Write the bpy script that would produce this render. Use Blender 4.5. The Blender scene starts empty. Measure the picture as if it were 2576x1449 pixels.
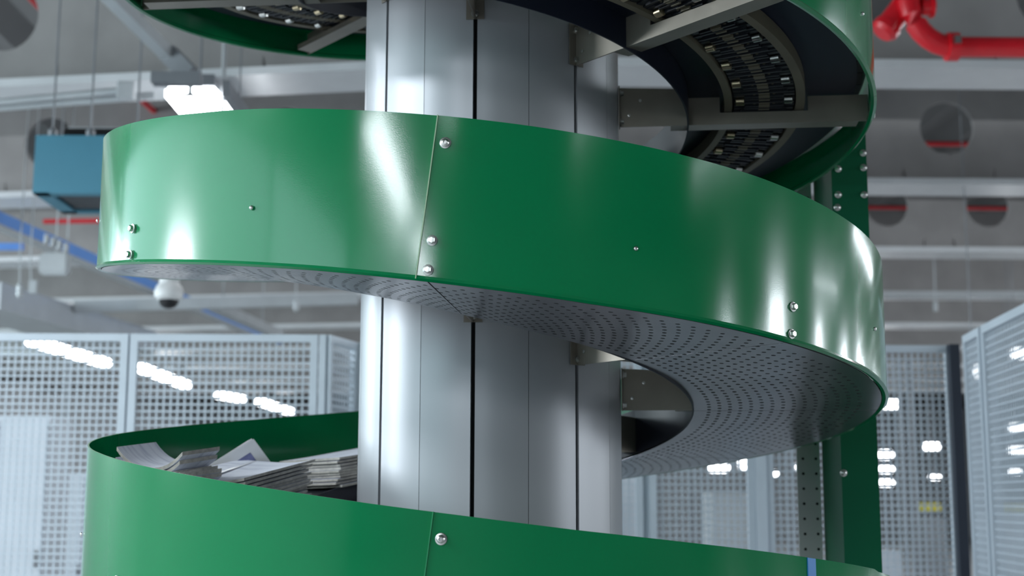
import bpy, bmesh, math, random
from mathutils import Vector, Matrix
random.seed(7)
PI = math.pi
C = bpy.context.scene.collection
S = bpy.context.scene

# ------------------------------------------------------------------ camera
D, PT, RO, YW, F = 3.56467, 0.155319, 0.0028, 0.015757, 3425.72
P, H, Z0, RC, RI = 0.7551, 0.3241, 0.2140, 0.3412, 0.5238   # helix rise per turn, guard height, level, column and inner radius

def ray(px, py):
    u, v = px - 1288.0, py - 724.5
    c, s = math.cos(-RO), math.sin(-RO)
    u, v = u*c - v*s, u*s + v*c
    x, y, z = u/F, 1.0, -v/F
    c, s = math.cos(PT), math.sin(PT); y, z = y*c - z*s, y*s + z*c
    c, s = math.cos(YW), math.sin(YW); x, y = x*c + y*s, -x*s + y*c
    return Vector((x, y, z))
EYE = Vector((0, -D, 0))
def aty(px, py, y):            # the point of a sight line at world depth y
    d = ray(px, py); return EYE + d*((y + D)/d.y)
def atz(px, py, z):            # the point of a sight line at world height z
    d = ray(px, py); return EYE + d*(z/d.z)

cam = bpy.data.cameras.new('camera'); co = bpy.data.objects.new('camera', cam); C.objects.link(co)
cam.sensor_width = 36; cam.lens = F/2576*36; cam.clip_end = 200; cam.clip_start = 0.05
fw = ray(1288, 724.5).normalized(); rt = (ray(1388, 724.5) - ray(1288, 724.5)).normalized(); up = rt.cross(fw)
m = Matrix((rt, up, -fw)).transposed().to_4x4(); m.translation = EYE; co.matrix_world = m
cam.dof.use_dof = True; cam.dof.focus_distance = 2.85; cam.dof.aperture_fstop = 3.4
S.camera = co
S.view_settings.view_transform = 'Standard'; S.view_settings.look = 'None'
S.view_settings.gamma = 1; S.view_settings.use_curve_mapping = False
S.view_settings.exposure = 0.0
S.cycles.max_bounces = 8; S.cycles.diffuse_bounces = 4; S.cycles.glossy_bounces = 4
S.cycles.caustics_reflective = False; S.cycles.caustics_refractive = False

# ------------------------------------------------------------------ light
w = bpy.data.worlds.new('world'); S.world = w; w.use_nodes = True
w.node_tree.nodes['Background'].inputs[0].default_value = (0.75, 0.85, 1.0, 1)
w.node_tree.nodes['Background'].inputs[1].default_value = 0.3
def area(name, loc, rot, sx, sy, L, col=(1, 1, 1)):
    l = bpy.data.lights.new(name, 'AREA'); l.shape = 'RECTANGLE'; l.size = sx; l.size_y = sy
    l.energy = L*PI*sx*sy; l.color = col
    o = bpy.data.objects.new(name, l); C.objects.link(o); o.location = loc; o.rotation_euler = rot
    return o
COOL = (0.86, 0.94, 1.0)
# the ceiling's tube lamps outside the frame, plus near fills added to light guard and fence (rows run along the hall)
for x, y, l, L in ((-4.5, -1.6, 2.8, 74), (-1.4, -6.4, 2.6, 4), (2.8, -6.4, 2.6, 4), (-5.0, 2.4, 2.0, 40), (5.2, 2.4, 3.0, 28),
                   (-10.5, 6.8, 3.4, 26), (9.5, 7.0, 4.2, 24), (14, 3.0, 3.0, 24), (19, -3.5, 4.0, 24), (7.0, -4.0, 3.0, 10)):
    area('hall_lamp_and_fill', (x, y, 2.6), (0, 0, 0), 0.42, l, L, COOL)
for y, l in ((-8.2, 3.6), (-12.6, 3.0)): area('hall_lamp_and_fill', (-3.85, y, 2.6), (0, 0, 0), 0.8, l, 36, COOL)
# daylight: a long soft band shaped for the guard's sheen and brighter panes in the left wall, tall panes in the right wall, all outside the frame
area('window_and_sheen_left', (-12.7, 9.5, 2.75), (0, -PI/2, 0), 2.9, 34, 2.6, (0.66, 0.94, 1.0))
area('window_and_sheen_left', (-12.7, -12.2, 2.75), (0, -PI/2, 0), 2.9, 9, 3.2, (0.66, 0.94, 1.0))  # soft light added to widen the sheen on the guard's left
area('sheen_light_behind', (-9.6, -17.6, 3.1), (PI/2, 0, 0), 6.0, 2.2, 1.5, (0.7, 0.94, 1.0))  # added to carry the guard's sheen further round, no window known here
area('window_and_sheen_left', (-12.5, -0.1, 1.9), (0, -PI/2, 0), 1.6, 2.0, 50, COOL)
area('window_and_sheen_left', (-12.5, 8.6, 1.9), (0, -PI/2, 0), 1.8, 1.1, 50, COOL)
for y, w_, z, h_ in ((-12.0, 1.7, 2.6, 2.4), (-3.6, 2.6, 2.7, 2.9), (4.3, 1.3, 2.5, 2.2), (10.5, 1.6, 2.4, 2.4), (17.0, 3.0, 2.7, 2.9), (26.0, 3.0, 2.7, 2.9)):
    area('window_light_right', (25.6, y, z), (0, PI/2, 0), h_, w_*0.9, 36, COOL)
area('far_hall_fill', (3, 32, 3.7), (0, 0, 0), 30, 46, 0.38, COOL)  # wide overhead fill added to brighten the far hall, no single real lamp

# ------------------------------------------------------------------ materials
def nt(name):
    mt = bpy.data.materials.new(name); mt.use_nodes = True
    t = mt.node_tree; return mt, t, t.nodes['Principled BSDF']
def mat(name, col, rough=0.5, metal=0.0, var=0.08, scale=6.0, bump=0.0, bscale=60.0, coat=0.0, stretch=None, rvar=0.0, spec=0.5):
    mt, t, b = nt(name); N = t.nodes; K = t.links
    tc = N.new('ShaderNodeTexCoord'); src = tc.outputs['Object']
    if stretch:
        mp = N.new('ShaderNodeMapping'); mp.inputs['Scale'].default_value = stretch; K.new(src, mp.inputs[0]); src = mp.outputs[0]
    n = N.new('ShaderNodeTexNoise'); n.inputs['Scale'].default_value = scale; n.inputs['Detail'].default_value = 5; K.new(src, n.inputs['Vector'])
    r = N.new('ShaderNodeValToRGB'); K.new(n.outputs['Fac'], r.inputs[0])
    r.color_ramp.elements[0].position = 0.3; r.color_ramp.elements[1].position = 0.7
    r.color_ramp.elements[0].color = tuple(c*(1 - var) for c in col) + (1,)
    r.color_ramp.elements[1].color = tuple(min(1, c*(1 + var)) for c in col) + (1,)
    K.new(r.outputs[0], b.inputs['Base Color'])
    b.inputs['Roughness'].default_value = rough; b.inputs['Metallic'].default_value = metal
    b.inputs['Specular IOR Level'].default_value = spec
    b.inputs['Coat Weight'].default_value = coat; b.inputs['Coat Roughness'].default_value = 0.08
    if rvar:
        mr = N.new('ShaderNodeMapRange'); K.new(n.outputs['Fac'], mr.inputs[0])
        mr.inputs[1].default_value = 0.3; mr.inputs[2].default_value = 0.7
        mr.inputs[3].default_value = rough - rvar; mr.inputs[4].default_value = rough + rvar; K.new(mr.outputs[0], b.inputs['Roughness'])
    if bump:
        n2 = N.new('ShaderNodeTexNoise'); n2.inputs['Scale'].default_value = bscale; K.new(src, n2.inputs['Vector'])
        bp = N.new('ShaderNodeBump'); bp.inputs['Strength'].default_value = bump; bp.inputs['Distance'].default_value = 0.002
        K.new(n2.outputs['Fac'], bp.inputs['Height']); K.new(bp.outputs[0], b.inputs['Normal'])
    return mt
def emit(name, col, s):
    mt, t, b = nt(name); b.inputs['Emission Color'].default_value = (*col, 1); b.inputs['Emission Strength'].default_value = s
    b.inputs['Base Color'].default_value = (0.8, 0.8, 0.8, 1); return mt
M = {}
M['green'] = mat('green_paint', (0.001, 0.200, 0.066), 0.14, 0, 0.06, 2.5, 0.02, 400, 0.25, rvar=0.035)
M['green_dark'] = mat('dark_green_paint', (0.001, 0.130, 0.058), 0.45, 0, 0.05, 3, 0.03, 300, spec=0.25)
M['bare'] = mat('cut_metal_edge', (0.36, 0.52, 0.34), 0.4, 0.0)
M['softseam'] = mat('painted_seam_edge', (0.012, 0.26, 0.10), 0.35)
M['steel'] = mat('brushed_steel', (0.46, 0.47, 0.50), 0.40, 0.35, 0.05, 5, 0.03, 30, stretch=(1, 1, 0.05), rvar=0.05)
M['galv'] = mat('galvanised_sheet', (0.34, 0.35, 0.37), 0.38, 0.7, 0.10, 14, 0.02, 80, rvar=0.05)
M['arm'] = mat('arm_steel', (0.30, 0.27, 0.23), 0.42, 0.6, 0.10, 9)
M['rail'] = mat('wear_strip', (0.16, 0.14, 0.10), 0.55, 0, 0.12, 8)
M['navy'] = mat('dark_frame', (0.010, 0.014, 0.030), 0.45, 0.0, 0.1, 5)
M['belt'] = mat('belt_plastic', (0.010, 0.012, 0.018), 0.42, 0, 0.2, 12)
M['bolt'] = mat('zinc_bolt', (0.62, 0.62, 0.60), 0.28, 1.0, 0.05)
M['brass'] = mat('roller_brass', (0.60, 0.50, 0.34), 0.3, 1.0, 0.05)
M['black'] = mat('black_gap', (0.008, 0.009, 0.011), 0.6)
M['fence'] = mat('fence_grey', (0.58, 0.64, 0.71), 0.45, 0.1, 0.04)
M['fpost'] = mat('dark_post_paint', (0.020, 0.028, 0.045), 0.45)
M['beam'] = mat('beam_concrete', (0.32, 0.305, 0.30), 0.6, 0, 0.10, 2.5)
M['flange'] = mat('beam_flange_bounce_lit', (0.70, 0.71, 0.73), 0.35, 0, 0.05, 3)  # paler than the web: the floor's bounce light put into the colour
M['deck'] = mat('ceiling_deck', (0.15, 0.148, 0.15), 0.6, 0, 0.1, 1)
M['floor'] = mat('floor_concrete', (0.46, 0.465, 0.47), 0.4, 0, 0.08, 1.2)
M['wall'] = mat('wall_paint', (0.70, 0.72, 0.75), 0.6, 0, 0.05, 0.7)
M['wall_dim'] = mat('dimmed_wall_paint', (0.16, 0.17, 0.18), 0.6, 0, 0.05, 0.7)  # unseen walls darkened in colour so the guard reflects less light
M['red'] = mat('red_pipe_paint', (0.80, 0.012, 0.025), 0.3, 0, 0.06, 8, coat=0.3)
M['teal'] = mat('teal_heater_paint', (0.06, 0.24, 0.34), 0.5, 0, 0.04, 4)
M['blue'] = mat('blue_tray_paint', (0.14, 0.33, 0.78), 0.45, 0, 0.06, 3)
M['lgrey'] = mat('light_grey_metal', (0.50, 0.52, 0.54), 0.4, 0.2, 0.06, 4)
M['mgrey'] = mat('mid_grey_metal', (0.24, 0.25, 0.27), 0.45, 0.2, 0.08, 4)
M['white'] = mat('white_plastic', (0.72, 0.72, 0.72), 0.4, 0, 0.03)
M['cabinet'] = mat('cabinet_paint', (0.60, 0.64, 0.70), 0.45, 0, 0.04)
M['yellow'] = mat('yellow_paint', (0.70, 0.60, 0.05), 0.45)
M['orange'] = mat('orange_paint', (0.60, 0.16, 0.05), 0.45)
M['lens'] = mat('dome_glass', (0.01, 0.01, 0.012), 0.08, 0, 0.05)
M['strap'] = mat('strap_plastic', (0.9, 0.9, 0.92), 0.25)
M['tape'] = mat('blue_tape', (0.04, 0.24, 0.62), 0.4)
M['print'] = mat('printed_picture', (0.16, 0.17, 0.33), 0.6, 0, 0.5, 20)
M['lamp'] = emit('lamp_diffuser', (0.93, 0.97, 1.0), 9.0)
M['lamp_far'] = emit('far_lamp_diffuser', (0.95, 0.98, 1.0), 9.0)

# newsprint: rows of grey print on pale paper
def newsprint(name, base, ink, amt):
    mt, t, b = nt(name); N = t.nodes; K = t.links
    tc = N.new('ShaderNodeTexCoord')
    mp = N.new('ShaderNodeMapping'); mp.inputs['Scale'].default_value = (6, 60, 3); K.new(tc.outputs['Object'], mp.inputs[0])
    n = N.new('ShaderNodeTexNoise'); n.inputs['Scale'].default_value = 1.4; n.inputs['Detail'].default_value = 3; K.new(mp.outputs[0], n.inputs['Vector'])
    r = N.new('ShaderNodeValToRGB'); r.color_ramp.elements[0].position = 0.36; r.color_ramp.elements[1].position = 0.52
    r.color_ramp.elements[0].color = (*[i*amt + c*(1 - amt) for i, c in zip(ink, base)], 1); r.color_ramp.elements[1].color = (*base, 1)
    K.new(n.outputs['Fac'], r.inputs[0]); K.new(r.outputs[0], b.inputs['Base Color']); b.inputs['Roughness'].default_value = 0.75
    return mt
M['news'] = newsprint('newsprint_page', (0.82, 0.84, 0.92), (0.26, 0.28, 0.42), 0.42)
M['newsedge'] = mat('newsprint_edge', (0.50, 0.47, 0.43), 0.85, 0, 0.25, 60)

# perforated sheet: staggered slots laid out by radius and angle of the real sheet
def perforated():
    mt, t, b = nt('perforated_cover_sheet'); N = t.nodes; K = t.links
    def mth(op, a, c=None):
        n = N.new('ShaderNodeMath'); n.operation = op
        for i, v in enumerate((a, c)):
            if v is None: continue
            if isinstance(v, (int, float)): n.inputs[i].default_value = v
            else: K.new(v, n.inputs[i])
        return n.outputs[0]
    tc = N.new('ShaderNodeTexCoord'); sp = N.new('ShaderNodeSeparateXYZ'); K.new(tc.outputs['Object'], sp.inputs[0])
    x, y = sp.outputs[0], sp.outputs[1]
    r = mth('SQRT', mth('ADD', mth('MULTIPLY', x, x), mth('MULTIPLY', y, y)))
    a = mth('ARCTAN2', y, x)
    ri = mth('DIVIDE', mth('SUBTRACT', r, 0.553), 0.0265)
    ring = mth('FLOOR', ri)
    par = mth('MODULO', mth('ABSOLUTE', ring), 2.0)
    rf = mth('SUBTRACT', mth('FRACT', ri), 0.5)
    step = 2*PI/160
    ai = mth('ADD', mth('DIVIDE', mth('ADD', a, 10*PI), step), mth('MULTIPLY', par, 0.5))
    af = mth('SUBTRACT', mth('FRACT', ai), 0.5)
    dx = mth('MULTIPLY', rf, 0.0265/0.0052)
    dy = mth('DIVIDE', mth('MULTIPLY', mth('MULTIPLY', af, step), r), 0.0048)
    hole = mth('LESS_THAN', mth('ADD', mth('MULTIPLY', dx, dx), mth('MULTIPLY', dy, dy)), 1.0)
    inr = mth('MULTIPLY', mth('GREATER_THAN', r, 0.553), mth('LESS_THAN', r, 0.945))
    hole = mth('MULTIPLY', hole, inr)
    nz = N.new('ShaderNodeTexNoise'); nz.inputs['Scale'].default_value = 9; K.new(tc.outputs['Object'], nz.inputs['Vector'])
    cr = N.new('ShaderNodeValToRGB'); K.new(nz.outputs['Fac'], cr.inputs[0])
    cr.color_ramp.elements[0].position = 0.35; cr.color_ramp.elements[1].position = 0.7
    cr.color_ramp.elements[0].color = (0.22, 0.22, 0.245, 1); cr.color_ramp.elements[1].color = (0.28, 0.28, 0.31, 1)
    mx = N.new('ShaderNodeMix'); mx.data_type = 'RGBA'; K.new(hole, mx.inputs[0]); K.new(cr.outputs[0], mx.inputs[6])
    mx.inputs[7].default_value = (0.012, 0.013, 0.016, 1); K.new(mx.outputs[2], b.inputs['Base Color'])
    K.new(mth('MULTIPLY', mth('SUBTRACT', 1.0, hole), 0.75), b.inputs['Metallic'])
    K.new(mth('ADD', mth('MULTIPLY', hole, 0.5), 0.25), b.inputs['Roughness'])
    bp = N.new('ShaderNodeBump'); bp.inputs['Strength'].default_value = 0.5; bp.inputs['Distance'].default_value = 0.002
    K.new(mth('SUBTRACT', 1.0, hole), bp.inputs['Height']); K.new(bp.outputs[0], b.inputs['Normal'])
    return mt
M['perf'] = perforated()

# ------------------------------------------------------------------ helpers
def obj(name, bm, mats, parent=None, smooth=None):
    me = bpy.data.meshes.new(name)
    bmesh.ops.recalc_face_normals(bm, faces=bm.faces[:])
    bm.to_mesh(me); bm.free()
    for mm in (mats if isinstance(mats, (list, tuple)) else [mats]): me.materials.append(mm)
    if smooth:
        me.polygons.foreach_set('use_smooth', [True]*len(me.polygons)); me.set_sharp_from_angle(angle=math.radians(smooth))
    o = bpy.data.objects.new(name, me); C.objects.link(o)
    if parent: o.parent = parent
    return o
def thing(name, label, cat, loc=(0, 0, 0), rz=0, group=None):
    o = bpy.data.objects.new(name, None); C.objects.link(o); o.empty_display_size = 0.1
    o.location = loc; o.rotation_euler = (0, 0, rz); o['label'] = label; o['category'] = cat
    if group: o['group'] = group
    return o
def tag(o, label, cat, group=None):
    o['label'] = label; o['category'] = cat
    if group: o['group'] = group
    return o
def struct(name, bm, mt, label=None, smooth=None):
    o = obj(name, bm, mt, None, smooth); o['kind'] = 'structure'
    if label: o['label'] = label
    return o
def inst(src, name, parent, loc=(0, 0, 0), rot=(0, 0, 0)):
    o = bpy.data.objects.new(name, src.data); C.objects.link(o); o.parent = parent; o.location = loc; o.rotation_euler = rot
    return o
def box(bm, c, s, rz=0, mi=0, ax=None):
    """box of size s centred at c; ax = optional 3 axes"""
    c = Vector(c)
    if ax is None:
        ax = (Vector((math.cos(rz), math.sin(rz), 0)), Vector((-math.sin(rz), math.cos(rz), 0)), Vector((0, 0, 1)))
    v = [bm.verts.new(c + ax[0]*s[0]/2*i + ax[1]*s[1]/2*j + ax[2]*s[2]/2*k) for i in (-1, 1) for j in (-1, 1) for k in (-1, 1)]
    for q in ((0, 1, 3, 2), (4, 6, 7, 5), (0, 4, 5, 1), (2, 3, 7, 6), (0, 2, 6, 4), (1, 5, 7, 3)):
        f = bm.faces.new([v[i] for i in q]); f.material_index = mi
def beam_between(bm, a, b, wd, ht, mi=0, upv=Vector((0, 0, 1))):
    a, b = Vector(a), Vector(b); d = (b - a); L = d.length; d.normalize()
    s = d.cross(upv).normalized(); u = s.cross(d)
    box(bm, (a + b)/2, (L, wd, ht), ax=(d, s, u), mi=mi)
def tube(bm, pts, r, n=12, cap=True, mi=0):
    pts = [Vector(p) for p in pts]; rings = []
    for i, p in enumerate(pts):
        d = (pts[min(i+1, len(pts)-1)] - pts[max(i-1, 0)]).normalized()
        ref = Vector((0, 0, 1)) if abs(d.z) < 0.9 else Vector((0, 1, 0))
        s = d.cross(ref).normalized(); u = s.cross(d)
        rr = r[i] if isinstance(r, (list, tuple)) else r
        rings.append([bm.verts.new(p + (s*math.cos(2*PI*k/n) + u*math.sin(2*PI*k/n))*rr) for k in range(n)])
    for A, B in zip(rings, rings[1:]):
        for k in range(n): bm.faces.new((A[k], A[(k+1) % n], B[(k+1) % n], B[k])).material_index = mi
    if cap:
        bm.faces.new(rings[0][::-1]).material_index = mi; bm.faces.new(rings[-1]).material_index = mi
def lathe(bm, prof, n=16, c=(0, 0, 0), ax=Vector((0, 0, 1)), mi=0):
    """prof: list of (radius, height) from one pole to the other"""
    c = Vector(c); ref = Vector((1, 0, 0)) if abs(ax.x) < 0.9 else Vector((0, 1, 0))
    s = ax.cross(ref).normalized(); u = ax.cross(s); rings = []
    for r, h in prof:
        rings.append([bm.verts.new(c + ax*h + (s*math.cos(2*PI*k/n) + u*math.sin(2*PI*k/n))*max(r, 1e-5)) for k in range(n)])
    for A, B in zip(rings, rings[1:]):
        for k in range(n): bm.faces.new((A[k], A[(k+1) % n], B[(k+1) % n], B[k])).material_index = mi
    bm.faces.new(rings[0][::-1]).material_index = mi; bm.faces.new(rings[-1]).material_index = mi
SL = P/(2*PI)
def hz(th): return Z0 - SL*th           # level of the spiral's underside at the angle th (radians)
def sweep(bm, prof, a, b, step=1.5, skew=False, mi=0, capmi=None, dz=None, pm={}):
    """sweep the closed (r, h) section along the spiral from a to b degrees; skewed ends are square to the strip"""
    n = max(1, int(round((b - a)/step))); rings = []
    for i in range(n + 1):
        t = math.radians(a + (b - a)*i/n); ring = []
        for r, h in prof:
            tt = t + (SL*h if skew else 0)
            z = hz(tt) + h + (dz(math.degrees(tt), h) if dz else 0)
            ring.append(bm.verts.new((r*math.cos(tt), r*math.sin(tt), z)))
        rings.append(ring)
    m_ = len(prof)
    for A, B in zip(rings, rings[1:]):
        for k in range(m_): bm.faces.new((A[k], B[k], B[(k+1) % m_], A[(k+1) % m_])).material_index = pm.get(k, mi)
    cm = mi if capmi is None else capmi
    bm.faces.new(rings[0]).material_index = cm; bm.faces.new(rings[-1][::-1]).material_index = cm
def rad(d): return math.radians(d)

# ------------------------------------------------------------------ the hall
FZ, CZ = -1.6, 4.30
XL, XR, YB, YF = -13.0, 26.0, -18.0, 60.0
bm = bmesh.new(); box(bm, ((XL+XR)/2, (YB+YF)/2, FZ-0.1), (XR-XL, YF-YB, 0.2)); struct('floor', bm, M['floor'])
bm = bmesh.new()                                   # corrugated deck, ribs along the hall
n = 130; vs = []
for i in range(n + 1):
    x = XL + (XR - XL)*i/n; z = CZ + (0.09 if i % 2 else 0.0)
    vs.append([bm.verts.new((x, YB, z)), bm.verts.new((x, YF, z))])
for A, B in zip(vs, vs[1:]): bm.faces.new((A[0], B[0], B[1], A[1]))
struct('ceiling', bm, M['deck'])
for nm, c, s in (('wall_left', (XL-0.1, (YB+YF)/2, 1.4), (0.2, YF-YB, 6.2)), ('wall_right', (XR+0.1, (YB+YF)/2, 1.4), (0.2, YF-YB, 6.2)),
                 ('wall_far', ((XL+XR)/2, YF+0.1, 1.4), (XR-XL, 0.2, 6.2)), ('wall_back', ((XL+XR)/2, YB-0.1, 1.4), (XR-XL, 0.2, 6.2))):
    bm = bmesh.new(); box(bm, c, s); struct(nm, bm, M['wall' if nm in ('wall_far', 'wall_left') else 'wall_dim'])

RZ = CZ + 0.06
BH = 3.0                                           # height of the girders' undersides
def girder(p0, dirv, length, phase, label, holes=True, spacing=1.25):
    """deep girder with a bottom flange and round openings in the web; p0 on its centre line"""
    ang = math.atan2(dirv[1], dirv[0])
    root = thing('ceiling_girder', label, 'beam', (p0[0], p0[1], BH), ang)
    bm = bmesh.new(); box(bm, (length/2, 0, 0.03), (length, 0.5, 0.06)); obj('bottom_flange', bm, M['flange'], root)
    bm = bmesh.new(); hh, r, ns = 1.24, 0.265, 32; zc = 0.62
    def plain(x0, x1):
        if x1 - x0 > 1e-4: box(bm, ((x0+x1)/2, 0, 0.06 + hh/2), (x1-x0, 0.05, hh))
    if holes:
        x = phase - math.floor(phase/spacing)*spacing; xs = []
        while x < length: xs.append(x); x += spacing
        prev = 0.0
        for xc in xs:
            x0, x1 = xc - 0.45, xc + 0.45
            if x0 < prev or x1 > length: continue
            plain(prev, x0); prev = x1
            fr = []
            for k in range(ns):
                a = 2*PI*k/ns; c_, s_ = math.cos(a), math.sin(a)
                tx = 0.45/max(abs(c_), 1e-6); tz = (hh/2)/max(abs(s_), 1e-6); q = min(tx, tz)
                fr.append((c_*q, s_*q, c_*r, s_*r))
            row = []
            for ox, oz, ix, iz in fr:
                row.append([bm.verts.new((xc + ox, sy, 0.06 + hh/2 + oz)) for sy in (-0.025, 0.025)] + [bm.verts.new((xc + ix, sy, zc + iz)) for sy in (-0.025, 0.025)])
            for k in range(ns):
                A, B = row[k], row[(k+1) % ns]
                bm.faces.new((A[0], B[0], B[2], A[2])); bm.faces.new((A[1], A[3], B[3], B[1])); bm.faces.new((A[2], B[2], B[3], A[3]))
        plain(prev, length)
    else: plain(0, length)
    obj('web', bm, M['beam'], root)
    return root
def fx(px, y): return aty(px, 1260, y).x
ordn = ['nearest', 'second', 'third', 'fourth', 'fifth', 'sixth', 'seventh', 'eighth', 'ninth']
for k in range(9):
    d = 3*(3.12 + 1.17*k); y = d - D
    ph = {0: 0.3, 1: fx(2425, y), 2: fx(2260, y)}.get(k, 0.2)
    x0 = 0.4
    girder((x0, y), (1, 0), XR - x0 - 0.1, ph - x0, '%s grey ceiling girder right of the column, counted from the machine%s' % (ordn[k], ', showing round web openings' if k in (1, 2) else ''), holes=k < 3)
    dl = 9.35 + 3.51*k
    px0 = 1229
    a = 9.8*PI/180; dv = (-math.cos(a), math.sin(a))
    pA = (fx(px0, dl - D), dl - D)
    L = (pA[0] - XL - 0.1)/math.cos(a)
    t0 = None
    ph = 0.6
    if k == 0:      # opening seen at the photograph's upper left corner
        tx = fx(62, 11.0 - D); ph = (pA[0] - tx)/math.cos(a)
    if k == 1: ph = (pA[0] - fx(165, 14.8 - D))/math.cos(a)
    girder(pA, dv, L, ph, '%s grey ceiling girder left of the column, counted from the machine' % ordn[k], holes=k < 2, spacing=2.5)

# thin sprinkler pipes running between the girders
for k, (py, x0, x1, lab) in enumerate(((362, 1.0, 25, 'thin red sprinkler pipe seen through the large round girder opening at right'),
                                       (523, 1.0, 25, 'thin red sprinkler pipe behind the second row of round girder openings'))):
    d = 3*(3.12 + 1.17*(k + 1)) + 1.2; z = (aty(2400, py, d - D)).z
    bm = bmesh.new(); tube(bm, [(x0, d - D, z), (x1, d - D, z)], 0.027, 10); tag(obj('sprinkler_pipe', bm, M['red'], None, 40), lab, 'pipe')
bm = bmesh.new(); tube(bm, [atz(40, -45, 3.9), atz(160, 80, 3.9), atz(400, 290, 3.9)], 0.03, 8)
tag(obj('sprinkler_pipe', bm, M['red'], None, 40), 'thin red sprinkler pipe running back across the round opening at upper left', 'pipe')
bm = bmesh.new(); tube(bm, [aty(110, 557, 12), aty(900, 548, 12)], 0.03, 8)
tag(obj('sprinkler_pipe', bm, M['red'], None, 40), 'thin level red pipe just below the teal heater, further back', 'pipe')

# big red pipe at the upper right
root = thing('red_fire_pipe', 'thick red fire main with an elbow and clamped couplings at upper right', 'pipe', aty(2385, 118, 3.9))
def rel(px, py, y, o=root): return aty(px, py, y) - o.location
bm = bmesh.new(); pts = [rel(2284, -260, 3.9), rel(2284, -20, 3.9)]
c0 = (2400, -12)
for i in range(1, 9):
    a = PI - i*PI/2/8*1.0; pts.append(rel(c0[0] + 116*math.cos(a), c0[1] + 130*math.sin(a), 3.9))
tube(bm, pts, 0.062, 20); obj('elbow', bm, M['red'], root, 40)
bm = bmesh.new(); tube(bm, [rel(2400, 118, 3.9), rel(2400, 118, 3.9) + Vector((6.0, 0, 0))], 0.059, 20); obj('straight_pipe', bm, M['red'], root, 40)
def ring_on(px, py, d, r, wd, nm='coupling'):
    bm = bmesh.new(); c = rel(px, py, 3.9); tube(bm, [c - d*wd/2, c - d*wd/2, c + d*wd/2, c + d*wd/2], [r*0.9, r, r, r*0.9], 20)
    o = obj(nm, bm, M['red'], root, 40)
    s = Vector((0, -1, 0)); bm = bmesh.new(); box(bm, c + s*(r + 0.008) + Vector((0, 0, 0.01)), (wd*0.6, 0.03, 0.045)); obj('clamp_bolt', bm, M['bolt'], o)
ring_on(2395, 118, Vector((1, 0, 0)), 0.083, 0.062)
ring_on(2288, -10, Vector((0, 0, 1)), 0.088, 0.05)
bm = bmesh.new(); a_, b_ = rel(2262, 30, 3.98), rel(2232, 68, 3.98); tube(bm, [rel(2300, -25, 3.98), a_, b_], 0.072, 16); obj('branch_stub', bm, M['red'], root, 40)
bm = bmesh.new(); dd = (b_ - a_).normalized(); tube(bm, [b_ - dd*0.01, b_ + dd*0.03, b_ + dd*0.055], [0.082, 0.082, 0.06], 16); obj('end_cap', bm, M['red'], root, 40)
bm = bmesh.new(); tube(bm, [rel(2318, 18, 3.9), rel(2346, 18, 3.9)], 0.05, 12); tube(bm, [rel(2340, 18, 3.9), rel(2347, 18, 3.9)], 0.066, 12); obj('side_outlet', bm, M['red'], root, 40)

# ---------------------------------------------------------------- ceiling lamps in view
def lamp(p0, p1, wd, label, group=None, near=False, ht=0.07, name='ceiling_lamp'):
    """long lamp between two points of its lower face; p0 is the nearer end"""
    p0, p1 = Vector(p0), Vector(p1); d = p1 - p0; L = d.length
    r = thing(name, label, 'lamp', (p0 + p1)/2, math.atan2(d.y, d.x), group)
    bm = bmesh.new(); box(bm, (0, 0, ht*0.5), (L, wd, ht)); bmesh.ops.bevel(bm, geom=[e for e in bm.edges], offset=min(ht, wd)*0.22, segments=2, affect='EDGES')
    obj('diffuser', bm, M['lamp' if near else 'lamp_far'], r)
    bm = bmesh.new(); box(bm, (0, 0, ht + 0.04), (L*1.01, wd*0.9, 0.08)); obj('housing', bm, M['mgrey' if near else 'lgrey'], r)
    for s in (-1, 1): bm = bmesh.new(); tube(bm, [(s*L*0.35, 0, ht + 0.07), (s*L*0.35, 0, CZ - r.location.z)], 0.008, 6); obj('hanging_rod', bm, M['mgrey'], r)
    return r
yl = atz(450, 248, 2.6).y
big = lamp((-1.975, yl, 2.6), (-1.955, yl + 1.7, 2.6), 0.34, 'large bright white lamp above the upper left of the green guard, nearest lamp in view', near=True, ht=0.085)
bm = bmesh.new(); box(bm, (-0.862, 0.0, 0.022), (0.014, 0.19, 0.022)); obj('end_bracket', bm, M['mgrey'], big)
bm = bmesh.new(); box(bm, (-0.860, 0, 0.075), (0.012, 0.03, 0.085)); obj('bracket_stem', bm, M['lgrey'], big)
for (a, b, wd, lab) in (((80, 868), (265, 922), 0.24, 'long bright hall lamp seen through the leftmost fence panel, largest of the row'),
                        ((348, 932), (467, 976), 0.26, 'bright hall lamp behind the second fence panel from the left, near its left post'),
                        ((553, 1001), (606, 1010), 0.30, 'small hall lamp behind the left fence, third of the row'),
                        ((654, 1017), (728, 1041), 0.28, 'hall lamp behind the left fence, last of the row before the column')):
    A, B = atz(*a, 2.6), atz(*b, 2.6)
    lamp(A, B, wd, lab, ht=0.13)
def glow(px, py, wpx, hpx, y, lab, grp=None):
    c = aty(px, py, y); k = (y + D)/F
    r = thing('work_lamp', lab, 'lamp', c, 0, grp)
    bm = bmesh.new(); box(bm, (0, 0, 0), (wpx*k, 0.2, hpx*k)); bmesh.ops.bevel(bm, geom=bm.edges[:], offset=hpx*k*0.3, segments=2, affect='EDGES'); obj('diffuser', bm, M['lamp_far'], r)
    bm = bmesh.new(); box(bm, (0, 0.14, 0), (wpx*k*1.05, 0.08, hpx*k*1.1)); obj('housing', bm, M['mgrey'], r)
    bm = bmesh.new(); tube(bm, [(0, 0.14, 0), (0, 0.14, RZ - c.z)], 0.006, 5); obj('hanging_rod', bm, M['mgrey'], r)
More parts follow.
